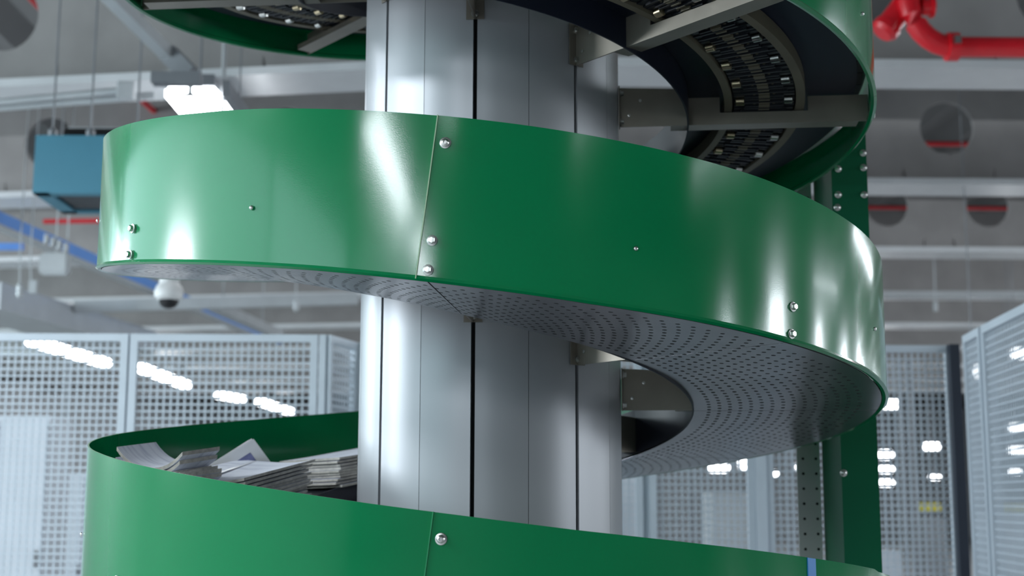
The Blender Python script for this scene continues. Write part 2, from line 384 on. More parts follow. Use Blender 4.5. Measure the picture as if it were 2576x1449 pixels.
for px, py, a, b, y, lab in ((2241, 1016, 44, 22, 24, 'bright lamp just right of the green guard edge beside the right fence'),
        (2228, 1144, 36, 20, 28, 'upper of three stacked lamps right of the green post'), (2230, 1180, 34, 17, 28.6, 'middle of three stacked lamps right of the green post'),
        (2230, 1215, 34, 14, 29.2, 'lowest of three stacked lamps right of the green post'), (2344, 1123, 40, 16, 26, 'small lamp behind the fence left of the dark post, upper one'),
        (2352, 1201, 24, 9, 26.6, 'tiny lamp behind the fence left of the dark post, lower one'), (2461, 933, 16, 34, 9, 'small upright lamp seen through the narrow right fence panel'),
        (2566, 889, 40, 26, 14, 'lamp cut by the right frame edge, highest behind the side fence'), (2562, 1075, 42, 18, 16, 'lamp cut by the right frame edge, second from the top'),
        (2562, 1132, 42, 16, 16.6, 'lamp cut by the right frame edge, third from the top'), (2554, 1187, 24, 12, 17.2, 'lamp near the right frame edge, lowest of four'),
        (1808, 1176, 50, 22, 22, 'wide lamp under the rear edge of the spiral, left one'), (1876, 1166, 32, 26, 22, 'lamp under the rear edge of the spiral, right of the wide one'),
        (2015, 1174, 20, 18, 22, 'small round lamp left of the green post'), (1949, 1191, 13, 11, 22, 'tiny round lamp between the pale fence post and the green post')):
    glow(px, py, a, b, y, lab)

# ---------------------------------------------------------------- ceiling equipment at the left
# suspended strut and bracket above the big lamp
root = thing('support_strut', 'light grey square strut coming down to the big white lamp', 'strut', (0, 0, 0))
A, B = aty(225, -60, 4.0), aty(425, 140, 4.75)
bm = bmesh.new(); beam_between(bm, A, B, 0.085, 0.07); obj('strut', bm, M['lgrey'], root)
bm = bmesh.new(); beam_between(bm, aty(425, 135, 4.75), aty(478, 190, 4.70), 0.07, 0.12); box(bm, aty(445, 199, 4.60), (0.30, 0.10, 0.07)); obj('bracket', bm, M['mgrey'], root)
root['label'] = 'light grey square strut coming down to the big white lamp'
bm = bmesh.new(); beam_between(bm, (-1.735, yl - 0.05, 2.66), (-1.715, yl + 1.9, 2.66), 0.05, 0.10); tube(bm, [(-1.73, yl + 0.4, 2.7), (-1.73, yl + 0.4, RZ)], 0.006, 5)
tag(obj('cable_channel', bm, M['mgrey']), 'grey cable channel along the right side of the big white lamp', 'channel')

# teal heater
yh = 4.75; c = (aty(82, 484, yh) + aty(340, 484, yh))/2; wd = (aty(340, 484, yh) - aty(82, 484, yh)).x; hh = aty(82, 341, yh).z - aty(82, 484, yh).z
root = thing('unit_heater', 'teal boxy unit heater hanging left of the green guard', 'heater', c)
bm = bmesh.new(); dp = 0.62
for bx in ((( 0, dp/2, hh - 0.01), (wd, dp, 0.02)), ((0, 0.01, hh/2 - 0.001), (wd + 0.002, 0.024, hh + 0.004)), ((0, dp - 0.01, hh/2), (wd, 0.02, hh)), ((-wd/2 + 0.01, dp/2, hh/2), (0.02, dp, hh)), ((wd/2 - 0.01, dp/2, hh/2), (0.02, dp, hh))): box(bm, *bx)
obj('housing', bm, M['teal'], root)
bm = bmesh.new()
for bx in (((0, 0.04, 0.0), (wd, 0.08, 0.015)), ((0, dp - 0.04, 0), (wd, 0.08, 0.015)), ((-wd/2 + 0.05, dp/2, 0), (0.10, dp, 0.015)), ((wd/2 - 0.05, dp/2, 0), (0.10, dp, 0.015))): box(bm, *bx)
obj('outlet_frame', bm, M['teal'], root)
bm = bmesh.new(); box(bm, (0, dp/2, 0.16), (wd - 0.06, dp - 0.06, 0.02)); obj('inner_panel', bm, M['black'], root)
for i in range(5):
    bm = bmesh.new(); box(bm, (0, 0.12 + i*0.095, 0.03), (wd - 0.2, 0.006, 0.05)); obj('louvre', bm, M['mgrey'], root)
bm = bmesh.new(); tube(bm, [(-0.22, dp/2, hh + 0.04), (0.4, dp/2, hh + 0.04)], 0.09, 14); obj('fan_motor', bm, M['black'], root, 40)
for px in (133, 228, 345):
    bm = bmesh.new(); p = aty(px, 330, yh + 0.15) - c; tube(bm, [(p.x, 0.15, hh), (p.x, 0.15, RZ - c.z)], 0.007, 6); lathe(bm, [(0.03, hh), (0.03, hh + 0.07), (0.012, hh + 0.09)], 8, (p.x, 0.15, 0)); obj('hanging_rod', bm, M['mgrey'], root)

# conduit with a junction box along the nearest left girder
bm = bmesh.new(); tube(bm, [aty(-60, 262, 5.7), aty(300, 228, 5.6)], 0.025, 10); beam_between(bm, aty(-60, 275, 5.75), aty(390, 240, 5.65), 0.03, 0.05)
tag(obj('conduit', bm, M['lgrey']), 'pale conduit pair along the nearest girder, above the teal heater', 'conduit')
bm = bmesh.new(); box(bm, aty(318, 228, 5.55), (0.12, 0.07, 0.12)); bmesh.ops.bevel(bm, geom=bm.edges[:], offset=0.008, segments=1, affect='EDGES')
tag(obj('junction_box', bm, M['lgrey']), 'small grey junction box on the conduit above the teal heater', 'box')

# blue tray with light lower edge
A, B = atz(-120, 500, 2.6), atz(700, 858, 2.6)
root = thing('cable_tray', 'long blue cable tray descending behind the dome camera', 'tray', A)
bm = bmesh.new(); beam_between(bm, (0, 0, 0), B - A, 0.08, 0.12); obj('tray_side', bm, M['blue'], root)
bm = bmesh.new(); beam_between(bm, (0.0, 0, -0.08), B - A + Vector((0.0, 0, -0.08)), 0.12, 0.03); obj('tray_lip', bm, M['lgrey'], root)
bm = bmesh.new(); beam_between(bm, aty(-60, 620, 10), aty(58, 621, 10), 0.05, 0.07)
tag(obj('cable_tray', bm, M['blue']), 'short level blue tray end at the left frame edge', 'tray')
# hardware on the tray and white speaker box under it
root = thing('hanging_bracket', 'pale bracket of clamps on two thin rods at the blue tray', 'bracket', aty(140, 612, 8.0))
o0 = root.location
for i, dx in enumerate((-22, -6, 10, 26)):
    bm = bmesh.new(); p = aty(140 + dx, 612 + dx*0.45, 8.0) - o0; box(bm, p, (0.035, 0.06, 0.085)); bmesh.ops.bevel(bm, geom=bm.edges[:], offset=0.008, segments=1, affect='EDGES'); obj('clamp', bm, M['lgrey'], root)
bm = bmesh.new()
for px in (142, 170):
    p = aty(px, 600, 8.0) - o0; tube(bm, [p, (p.x, p.y, CZ - o0.z)], 0.008, 6)
obj('rod', bm, M['lgrey'], root)
bm = bmesh.new(); sb = aty(139, 665, 8.0); box(bm, sb, (0.25, 0.12, 0.19)); bmesh.ops.bevel(bm, geom=bm.edges[:], offset=0.02, segments=2, affect='EDGES'); tube(bm, [sb, (sb.x, sb.y, RZ)], 0.006, 6)
tag(obj('speaker_box', bm, M['lgrey'], None, 40), 'pale grey rounded box hanging under the blue tray at left', 'speaker')
for px, y0_, y1_, y in ((50, 640, 745, 9), (745, 722, 780, 12)):
    bm = bmesh.new(); a = aty(px, y0_, y); b = aty(px, y1_, y); tube(bm, [(a.x, a.y, RZ), a, b], 0.008, 6); tube(bm, [b + Vector((0, 0, 0.12)), b + Vector((0, 0, 0.1)), b, b - Vector((0, 0, 0.02))], [0.01, 0.035, 0.035, 0.012], 10)
    tag(obj('pendant_sensor', bm, M['lgrey'], None, 40), 'small pale sensor on a thin drop rod, %s' % ('left of the pale speaker box' if px < 100 else 'under the green guard left of the column'), 'sensor')
bm = bmesh.new(); box(bm, aty(84, 722, 9), (0.07, 0.06, 0.12)); tube(bm, [aty(78, 712, 9), aty(76, 660, 9), Vector((aty(76, 660, 9).x, 9, RZ))], 0.008, 6)
tag(obj('pendant_sensor', bm, M['lgrey']), 'tiny pale boxy sensor hanging right beside the drop rod at left', 'sensor')
# air duct and conduit behind
bm = bmesh.new(); A, B = atz(-80, 745, 2.2), atz(330, 862, 2.2); beam_between(bm, A, B, 0.75, 0.3)
tag(obj('air_duct', bm, M['lgrey']), 'wide pale duct running back above the leftmost fence panel', 'duct')
bm = bmesh.new(); beam_between(bm, atz(540, 770, 2.4), atz(700, 842, 2.4), 0.16, 0.12)
for px in (560, 660): q = atz(px, 770 + (px-540)*0.45, 2.4); tube(bm, [q, (q.x, q.y, CZ)], 0.01, 5)
tag(obj('air_duct', bm, M['lgrey']), 'narrow pale duct just right of the blue tray above the fence', 'duct')
bm = bmesh.new(); beam_between(bm, aty(190, 772, 13), aty(900, 752, 13), 0.12, 0.14)
tag(obj('conduit', bm, M['lgrey']), 'long level pale conduit crossing behind the dome camera', 'conduit')

# dome camera
cd = aty(425, 738, 5.2); root = thing('dome_camera', 'white dome security camera with a black lens under the green guard', 'camera', cd)
bm = bmesh.new(); lathe(bm, [(0.05, 0.10), (0.062, 0.098), (0.066, 0.06), (0.082, 0.045), (0.093, 0.01), (0.090, -0.025), (0.07, -0.045)], 24); obj('housing', bm, M['white'], root, 35)
bm = bmesh.new(); lathe(bm, [(0.066, -0.043), (0.064, -0.06), (0.052, -0.082), (0.03, -0.096), (0.004, -0.101)], 24); obj('lens_dome', bm, M['lens'], root, 60)
bm = bmesh.new(); tube(bm, [(0, 0, 0.09), (0, 0, 1.1)], 0.022, 10); obj('drop_pole', bm, M['lgrey'], root)
bm = bmesh.new(); beam_between(bm, (-0.7, 0, 1.08), (0.5, 0, 1.08), 0.06, 0.04); obj('cross_bar', bm, M['lgrey'], root)
bm = bmesh.new(); tube(bm, [(0.3, 0, 1.09), (0.3, 0, CZ - cd.z)], 0.015, 8); obj('hanging_rod', bm, M['lgrey'], root)
bm = bmesh.new(); a = aty(2353, 655, 14); b = aty(2353, 760, 14); tube(bm, [(a.x, a.y, RZ), b], 0.01, 6); tube(bm, [b, b - Vector((0, 0, .12))], 0.03, 8)
tag(obj('pendant_sensor', bm, M['lgrey']), 'thin drop rod with a small sensor above the right fence', 'sensor')
bm = bmesh.new()
tube(bm, [aty(2200, 742, 15.5), aty(2640, 742, 15.5)], 0.06, 10)
tag(obj('conduit', bm, M['lgrey'], None, 40), 'level pale pipe above the right fence', 'conduit')

# ---------------------------------------------------------------- machine guarding
ZT = 0.785
def panel(p0, p1, par, zt=ZT, pitch=0.033, wire=0.0078, fw_=0.036):
    p0, p1 = Vector((p0[0], p0[1], 0)), Vector((p1[0], p1[1], 0)); d = p1 - p0; L = d.length
    r = bpy.data.objects.new('fence_panel', None); C.objects.link(r); r.parent = par; r.empty_display_size = 0.1
    r.location = Vector((p0.x, p0.y, FZ)) - par.location; r.rotation_euler = (0, 0, math.atan2(d.y, d.x))
    z0_, z1_ = 0.12, zt - FZ
    bm = bmesh.new()
    for bx in (((fw_/2, 0, (z0_+z1_)/2), (fw_, 0.03, z1_-z0_)), ((L-fw_/2, 0, (z0_+z1_)/2), (fw_, 0.03, z1_-z0_)), ((L/2, 0, z1_-fw_/2), (L-2*fw_, 0.03, fw_)), ((L/2, 0, z0_+fw_/2), (L-2*fw_, 0.03, fw_))): box(bm, *bx)
    obj('frame', bm, M['fence'], r)
    bm = bmesh.new(); nx = max(1, round((L - 2*fw_)/pitch)); nz = round((z1_-z0_-2*fw_)/pitch)
    for i in range(1, nx): box(bm, (fw_ + (L-2*fw_)*i/nx, 0.004, (z0_+z1_)/2), (wire, 0.005, z1_-z0_-fw_))
    for j in range(1, nz): box(bm, (L/2, -0.002, z0_+fw_ + (z1_-z0_-2*fw_)*j/nz), (L-fw_, 0.005, wire))
    o = obj('wire_mesh', bm, M['fence'], r); o['kind'] = 'stuff'
    return r
def post(p, par, s=0.05, mt='fence', zt=ZT, label=None):
    bm = bmesh.new(); box(bm, (0, 0, (zt-FZ)/2), (s, s, zt-FZ)); box(bm, (0, 0, 0.01), (s*2.4, s*2.4, 0.02))
    o = obj('fence_post', bm, M[mt], par); o.location = Vector((p[0], p[1], FZ)) - par.location
    if label: o['label'] = label
    return o
yA = 6.5 - D; yB = 6.83 - D
def X(px, y): return aty(px, 1000, y).x
LF = thing('mesh_fence', 'grey wire mesh guard fence left of the steel column', 'fence', (X(320, yA), yA, FZ))
panel((X(-165, yA), yA), (X(318, yA), yA), LF)
panel((X(323, yA), yA), (X(797, yA), yA), LF)
panel((X(822, yA), yA), (X(893, yA + 0.33), yA + 0.33), LF)
post((X(320, yA + .03), yA + 0.045), LF, 0.04)
post((X(809, yA), yA), LF, 0.032)
BF = thing('mesh_fence', 'wire mesh fence behind the steel column and the green post, ending at a dark post', 'fence', (X(1622, yB), yB, FZ))
panel((X(900, yB), yB), (X(1160, yB), yB), BF)
panel((X(1170, yB), yB), (X(1614, yB), yB), BF)
panel((X(1630, yB), yB), (X(1892, yB), yB), BF)
panel((X(1922, yB), yB), (X(2398, yB), yB), BF)
post((X(1622, yB), yB + 0.02), BF, 0.03)
post((X(1907, yB), yB), BF, 0.055)
post((X(2412, yB - .1), yB - 0.05), BF, 0.05, 'fpost', label='dark navy fence post')
q0, q1 = atz(2428, 846, ZT), atz(2576, 770, ZT); dv = (q1 - q0).normalized()
s = atz(2469, 823, ZT)
RF = thing('mesh_fence', 'wire mesh side fence coming forward along the right frame edge', 'fence', (s.x, s.y, FZ))
panel((q0.x, q0.y), (s.x, s.y), RF)
s2 = s + dv*0.04; e2 = s2 + dv*1.15
panel((s2.x, s2.y), (e2.x, e2.y), RF)
post((s.x + dv.x*0.02 + 0.03, s.y + dv.y*0.02), RF, 0.028)

# things standing behind the fence
def cabinet(px0, px1, pytop, y, label, mt='cabinet', dp=0.5, name='cabinet', doors=2):
    a, b = aty(px0, pytop, y), aty(px1, pytop, y); wd, ht = b.x - a.x, a.z - FZ
    r = thing(name, label, 'cabinet', ((a.x+b.x)/2, y, FZ))
    bm = bmesh.new(); box(bm, (0, dp/2, ht/2), (wd, dp, ht)); obj('body', bm, M[mt], r)
    for i in range(doors):
        w1 = wd/doors; bm = bmesh.new(); box(bm, (-wd/2 + w1*(i + .5), -0.012, ht/2 + 0.02), (w1 - 0.03, 0.024, ht - 0.12)); dr = obj('door', bm, M[mt], r)
        bm = bmesh.new(); box(bm, (-wd/2 + w1*(i + .5) + w1*0.38, -0.035, ht*0.55), (0.02, 0.03, 0.12)); obj('handle', bm, M['mgrey'], dr)
    return r
cabinet(-120, 128, 1045, 6.0, 'pale blue-grey cabinet behind the leftmost fence panel', doors=2)
cabinet(140, 300, 1190, 8.0, 'low pale cabinet beside the tall one behind the left fence', doors=2)
cabinet(500, 780, 1110, 11.0, 'wide pale cabinet behind the second fence panel', 'lgrey', doors=3)
cabinet(1560, 1650, 1190, 9.0, 'pale cabinet just right of the steel column behind the fence', doors=1)
cabinet(1790, 1880, 1240, 8.0, 'mid grey cabinet below the two lamps behind the fence', 'lgrey', doors=1)
cabinet(2205, 2262, 1385, 7.0, 'low pale cabinet right of the green post', doors=1)
cabinet(2500, 2700, 1290, 9.0, 'pale cabinet at the right frame edge behind the side fence', doors=2)
def stand(px, wpx, pytop, y, mt, label, name='upright'):
    a = aty(px, pytop, y); k = (y + D)/F; bm = bmesh.new(); box(bm, (0, 0, (a.z-FZ)/2), (wpx*k, wpx*k, a.z-FZ)); box(bm, (0, 0, 0.01), (wpx*k*2, wpx*k*2, 0.02))
    o = obj(name, bm, M[mt]); o.location = (a.x, y, FZ); tag(o, label, 'post'); return o
stand(1655, 14, 1100, 6.0, 'mgrey', 'dark slim upright behind the fence, nearest right of the column')
stand(1735, 12, 1100, 6.4, 'mgrey', 'dark slim upright left of the wide pale fence post, left of a pair')
stand(1760, 9, 1100, 6.4, 'mgrey', 'dark slim upright left of the wide pale fence post, right of a pair')
stand(1932, 10, 1080, 5.0, 'orange', 'thin orange upright just right of the wide pale fence post')
stand(1982, 10, 1080, 6.0, 'mgrey', 'grey slim upright left of the green post behind the fence')
stand(2260, 12, 900, 6.0, 'mgrey', 'dark slim upright right of the green post, left of a pair')
stand(2284, 12, 900, 6.0, 'mgrey', 'dark slim upright right of the green post, right of a pair')
stand(175, 12, 900, 9.0, 'mgrey', 'dark slim upright behind the leftmost fence panel')
stand(440, 8, 1050, 9.0, 'mgrey', 'dark slim upright behind the second fence panel')
for px, py, wpx, y, lab in ((2333, 1268, 34, 18, 'small yellow machine cover behind the fence left of the dark post'), (2562, 1268, 60, 14, 'yellow machine cover at the right frame edge behind the side fence')):
    c = aty(px, py, y); k = (y+D)/F; r = thing('machine', lab, 'machine', (c.x, y, FZ))
    bm = bmesh.new(); box(bm, (0, 0, (c.z-FZ)/2 - 0.1), (wpx*k*1.5, 0.8, c.z-FZ-0.2)); obj('body', bm, M['mgrey'], r)
    bm = bmesh.new(); box(bm, (0, 0, c.z-FZ-0.05), (wpx*k, 0.7, 22*k)); bmesh.ops.bevel(bm, geom=bm.edges[:], offset=0.03, segments=1, affect='EDGES'); obj('cover', bm, M['yellow'], r)

# ------------------------------------------------------------------ the spiral conveyor
conv = thing('spiral_conveyor', 'tall spiral conveyor with green side guards around a steel column', 'conveyor', (0, 0, FZ))
off = Vector((0, 0, -FZ))
conv.location = (0, 0, 0)
T0, T1 = -727, 533            # turns built, degrees
# column
for i in range(16):
    a0 = rad(-97 + i*22.5); slot0 = i % 2 == 0
    g0 = 0.0052/RC if slot0 else 0.0007/RC; g1 = 0.0007/RC if slot0 else 0.0052/RC
    A, B = a0 + g0, a0 + rad(22.5) - g1
    bm = bmesh.new(); prof = []; nseg = 8
    fl = 0.030/RC
    for k in range(nseg + 1):
        t = A + (B - A)*k/nseg; prof.append((RC*math.cos(t), RC*math.sin(t)))
    if slot0: prof[1] = tuple((prof[0][j]*0.45 + prof[2][j]*0.55) for j in (0, 1))
    else: prof[-2] = tuple((prof[-1][j]*0.45 + prof[-3][j]*0.55) for j in (0, 1))
    inn = [(x*(RC-0.004)/RC, y*(RC-0.004)/RC) for x, y in prof]
    if slot0: inn[0] = (inn[0][0]*0.95, inn[0][1]*0.95)
    else: inn[-1] = (inn[-1][0]*0.95, inn[-1][1]*0.95)
    loop = prof + inn[::-1]; lo = [bm.verts.new((x, y, FZ)) for x, y in loop]; hi = [bm.verts.new((x, y, 3.2)) for x, y in loop]
    for k in range(len(loop)): bm.faces.new((lo[k], lo[(k+1) % len(loop)], hi[(k+1) % len(loop)], hi[k]))
    bm.faces.new(lo[::-1]); bm.faces.new(hi)
    obj('column_panel', bm, M['steel'], conv, 12)
bm = bmesh.new(); lathe(bm, [(0.315, FZ), (0.315, 3.2)], 48); obj('column_core', bm, M['black'], conv, 30)

# small per-angle unevenness of the sheet edges, in metres
TOP = [(-165, -.003), (-140, -.004), (-128, -.004), (-118, 0.0), (-97, .002), (-85, .003), (-57, .004), (-40, 0), (0, 0), (116, -.006), (140, -.002), (176, .002), (209, .004), (242, -.001), (257, -.004), (279, -.005), (300, 0), (328, .004)]
BOT = [(-164, 0), (-110, .001), (-92, -.002), (-79, -.003), (-66, 0), (-50, .003), (-32, .006), (-10, .004), (9, -.001), (37, -.003), (65, -.005), (90, 0)]
def lut(T, x):
    if x <= T[0][0] or x >= T[-1][0]: return 0.0
    for (a, u), (b, v) in zip(T, T[1:]):
        if a <= x <= b: return u + (v-u)*(x-a)/(b-a)
    return 0.0
def dzf(t, h): q = max(0.0, min(1.0, h/H)); return lut(TOP, t)*q + lut(BOT, t)*(1-q)

segs = []; a = -727
SEAM = -98.2
th = SEAM - 90*7
while th < T1:
    segs.append((th, th + 90)); th += 90
for n_, (a, b) in enumerate(segs):
    ro_ = 0.0022 if n_ % 2 else 0.0
    bm = bmesh.new()
    pr = [(1.0 + ro_, 0.008), (1.0 + ro_, 0.09), (1.0 + ro_, 0.2), (1.0 + ro_, H), (0.9965 + ro_, H), (0.9965 + ro_, 0.016), (0.990, 0.010), (0.990, 0.0), (0.998, -0.002), (1.003 + ro_, 0.002)]
    sweep(bm, pr, a - (0.10 if n_ % 2 else -0.02), b + (0.10 if n_ % 2 else -0.02), 1.5, True, 0, 1, dzf, {3: 1})
    g = obj('side_guard', bm, [M['green'], M['bare']], conv, 25)
    bm = bmesh.new(); sweep(bm, [(1.0052, 0.001), (1.0052, H + 0.0005), (0.996, H + 0.0005), (0.996, 0.001)], a - 0.10, a + 0.02, 0.2, True, 0, 0, dzf); obj('panel_edge', bm, M['bare' if abs(a + 98.2) < 1 else 'softseam'], conv)
# bolt and rivet masters
def bolt_bm(r=0.0105, dome=False):
    bm = bmesh.new(); X_ = Vector((1, 0, 0))
    lathe(bm, [(r, 0), (r, 0.002), (r*0.86, 0.0026)], 20, ax=X_)
    if dome: lathe(bm, [(r*0.72, 0.002), (r*0.70, 0.005), (r*0.5, 0.008), (r*0.34, 0.009), (r*0.32, 0.006), (0.0001, 0.006)], 18, ax=X_)
    else: lathe(bm, [(r*0.68, 0.002), (r*0.68, 0.0085), (r*0.55, 0.0100), (0.0001, 0.0102)], 6, ax=X_)
    return bm
bmaster = None; dmaster = None; rmaster = None
def put(kind, th, h, parent=conv, r=1.0025, dt=0.0):
    """fastener on the guard's outside, at angle th and height h on the strip"""
    global bmaster, dmaster, rmaster
    t = rad(th) + SL*h + dt; z = hz(t) + h
    loc = (r*math.cos(t), r*math.sin(t), z); rot = (0, 0, t)
    if kind == 'bolt':
        if not bmaster: bmaster = obj('bolt', bolt_bm(), M['bolt'], parent, 30); bmaster.location = loc; bmaster.rotation_euler = rot; return
        inst(bmaster, 'bolt', parent, loc, rot)
    elif kind == 'cap_screw':
        if not dmaster: dmaster = obj('cap_screw', bolt_bm(0.0112, True), M['bolt'], parent, 30); dmaster.location = loc; dmaster.rotation_euler = rot; return
        inst(dmaster, 'cap_screw', parent, loc, rot)
    else:
        if not rmaster:
            bm = bmesh.new(); lathe(bm, [(0.0048, 0), (0.0046, 0.002), (0.003, 0.0038), (0.0001, 0.0044)], 12, ax=Vector((1, 0, 0))); rmaster = obj('rivet', bm, M['bolt'], parent, 40); rmaster.location = loc; rmaster.rotation_euler = rot; return
        inst(rmaster, 'rivet', parent, loc, rot)
arms = [-97 + 45*k for k in range(-14, 15)]
for t in arms:
    put('bolt', t, 0.019); put('bolt', t, 0.077)
    if (t + 97) % 90 == 0: put('cap_screw', t, 0.272)
    put('rivet', t + 22.5, 0.118)

# arms from the column to the guards (built once in the x-z plane, copied round)
def flat_plate(bm, prof, y0, y1, mi=0):
    lo = [bm.verts.new((r, y0, z)) for r, z in prof]; hi = [bm.verts.new((r, y1, z)) for r, z in prof]; n = len(prof)
    for k in range(n): bm.faces.new((lo[k], lo[(k+1) % n], hi[(k+1) % n], hi[k])).material_index = mi
    bm.faces.new(lo[::-1]).material_index = mi; bm.faces.new(hi).material_index = mi
bm = bmesh.new()
flat_plate(bm, [(RC+.002, 0.004), (0.994, 0.004), (0.994, 0.075), (0.84, 0.075), (0.84, 0.036), (0.61, 0.036), (0.61, 0.092), (0.50, 0.104), (RC+.002, 0.112)], -0.002, 0.002)
arm0 = obj('support_arm', bm, M['arm'], conv)
bm = bmesh.new(); box(bm, (0.725, 0.026, 0.0055), (0.49, 0.05, 0.003)); box(bm, (0.725, 0.0495, 0.0125), (0.49, 0.003, 0.016)); fl0 = obj('arm_flange', bm, M['arm'], arm0)
bm = bmesh.new(); box(bm, (RC + 0.003, 0, 0.058), (0.003, 0.045, 0.108)); tb0 = obj('fixing_tab', bm, M['arm'], arm0)
bm = bmesh.new()
for z in (0.018, 0.096): lathe(bm, [(0.010, 0), (0.010, 0.003), (0.0068, 0.003), (0.0068, 0.010), (0.0001, 0.0105)], 10, c=(RC+0.0045, 0, z), ax=Vector((1, 0, 0)))
bo0 = obj('arm_bolt', bm, M['bolt'], arm0, 30)
bm = bmesh.new()
for x, z in ((0.40, 0.075), (0.37, 0.035)): lathe(bm, [(0.004, 0), (0.004, 0.0025), (0.0001, 0.003)], 10, c=(x, -0.002, z), ax=Vector((0, -1, 0)))
rv0 = obj('arm_rivet', bm, M['bolt'], arm0, 30)
for i, t in enumerate(arms):
    tr = rad(t); loc = (0, 0, hz(tr)); rot = (0, 0, tr)
    if i == 0: arm0.location = loc; arm0.rotation_euler = rot; continue
    a_ = inst(arm0, 'support_arm', conv, loc, rot)
    for s_, nm in ((fl0, 'arm_flange'), (tb0, 'fixing_tab'), (bo0, 'arm_bolt'), (rv0, 'arm_rivet')): inst(s_, nm, a_)

# perforated covers under the belt, one between each two arms (below -232 degrees the belt is left open)
for t in arms:
    if t < -240 or t > 500: continue
    bm = bmesh.new(); sweep(bm, [(RI + 0.004, -0.001), (0.988, -0.001), (0.988, 0.0005), (RI + 0.004, 0.0005)], t + 0.10, t + 45 - 0.10, 1.5, dz=lambda t_, h_: lut(BOT, t_) if True else 0)
    obj('perforated_cover', bm, M['perf'], conv, 30)
# inner frame strip and wear strips
for t in arms:
    if t > 500: continue
    bm = bmesh.new(); sweep(bm, [(RI, 0.0), (RI + 0.004, 0.0), (RI + 0.004, 0.125), (RI, 0.125)], t, t + 45, 3); obj('inner_rail', bm, M['navy'], conv, 30)
    if t < -180:
        for r0, r1 in ((0.622, 0.642), (0.806, 0.829)):
            bm = bmesh.new(); sweep(bm, [(r0, 0.040), (r1, 0.040), (r1, 0.075), (r0, 0.075)], t, t + 45, 3); obj('wear_strip', bm, M['rail'], conv, 30)
        bm = bmesh.new(); sweep(bm, [(0.529, 0.078), (0.96, 0.078), (0.96, 0.082), (0.529, 0.082)], t, t + 45, 3); obj('belt_bed', bm, M['navy'], conv, 30)

# belt slats with rollers (built at angle 0, copied along the spiral)
def seg_bm(prof, a, b, n=2):
    bm = bmesh.new(); rings = []
    for i in range(n + 1):
        t = rad(a + (b-a)*i/n); rings.append([bm.verts.new((r*math.cos(t), r*math.sin(t), h - SL*t)) for r, h in prof])
    m_ = len(prof)
    for A, B in zip(rings, rings[1:]):
        for k in range(m_): bm.faces.new((A[k], B[k], B[(k+1) % m_], A[(k+1) % m_]))
    bm.faces.new(rings[0]); bm.faces.new(rings[-1][::-1]); return bm
slat0 = obj('belt_slat', seg_bm([(0.532, 0.090), (0.975, 0.090), (0.985, 0.104), (0.975, 0.112), (0.54, 0.112), (0.530, 0.104)], -2.05, 2.05), M['belt'], conv)
bm = bmesh.new()                                            # chain link block under a slat
for i in range(4):
    t = rad(-1.875 + 1.25*i)
    for r, ww, z, hh_ in ((0.725, 0.028, 0.040, 0.02), (0.70, 0.006, 0.046, 0.02), (0.75, 0.006, 0.046, 0.02)):
        box(bm, (r*math.cos(t), r*math.sin(t), z - SL*t + 0.01), (ww, 0.006, hh_), t)
link0 = obj('chain_link', bm, M['rail'], slat0)
bm = bmesh.new()
for i in range(3):
    t = rad(-1.7 + 1.7*i)
    box(bm, (0.725*math.cos(t), 0.725*math.sin(t), 0.058 - SL*t), (0.155, 0.016, 0.022), t)
    box(bm, (0.725*math.cos(t + .01), 0.725*math.sin(t + .01), 0.046 - SL*t), (0.10 + 0.02*(i % 2), 0.006, 0.012), t)
blk0 = obj('chain_block', bm, M['belt'], slat0)
roll = []
for r in (0.662, 0.786):
    bm = bmesh.new(); tube(bm, [(r-0.012, 0, 0.045), (r-0.010, 0, 0.045), (r+0.010, 0, 0.045), (r+0.012, 0, 0.045)], [0.007, 0.0115, 0.0115, 0.007], 12)
    roll.append(obj('roller', bm, M['brass' if r < 0.7 else 'bolt'], slat0, 40))
nsl = 0; t = T0 + 25.0
first = True
while t < T1 - 50:
    tr = rad(t); loc = (0, 0, hz(tr)); rot = (0, 0, tr)
    if first: slat0.location = loc; slat0.rotation_euler = rot; first = False
    else:
        s_ = inst(slat0, 'belt_slat', conv, loc, rot)
        if t < -185:
            inst(link0, 'chain_link', s_); inst(blk0, 'chain_block', s_)
            nsl += 1
            if nsl % 2:
                for q in roll: inst(q, 'roller', s_)
    t += 4.3

# green support post with a pale perforated strap behind it
bm = bmesh.new(); px0, px1, py0, py1 = 1.0065, 1.113, 0.352, 0.575
for bx in ((((px0+px1)/2, py0 + .003, (FZ+3.3)/2), (px1-px0, 0.006, 3.3-FZ)), ((px0 + .003, (py0+py1)/2, (FZ+3.3)/2), (0.006, py1-py0-.012, 3.3-FZ)), (((px0+px1)/2, py1 - .003, (FZ+3.3)/2), (px1-px0, 0.006, 3.3-FZ))): box(bm, *bx)
box(bm, ((px0+px1)/2, (py0+py1)/2, FZ+0.01), (0.3, 0.4, 0.02))
pst = obj('support_post', bm, M['green_dark'], conv); pst['label'] = 'green channel post at the right of the spiral'
pb = None
for px, py in ((2108, 425), (2171, 385), (2172, 422), (2108, 490), (2174, 490), (2106, 522), (2122, 1190), (2160, 100)):
    q = aty(px, py, py0)
    if q.x > px1 - 0.008: q.x = px1 - 0.012
    if not pb:
        bm = bmesh.new(); lathe(bm, [(0.0105, 0), (0.0105, 0.002), (0.0075, 0.003), (0.007, 0.006), (0.004, 0.008), (0.0001, 0.0085)], 14, ax=Vector((0, -1, 0))); pb = obj('post_bolt', bm, M['bolt'], pst, 30); pb.location = q
    else: inst(pb, 'post_bolt', pst, q)
bm = bmesh.new(); box(bm, (0.967, 0.590, 0.9), (0.07, 0.004, 4.6)); stp = obj('strap_plate', bm, M['white'], conv)
stp['label'] = 'pale galvanised strap beside the green post'
hm = None
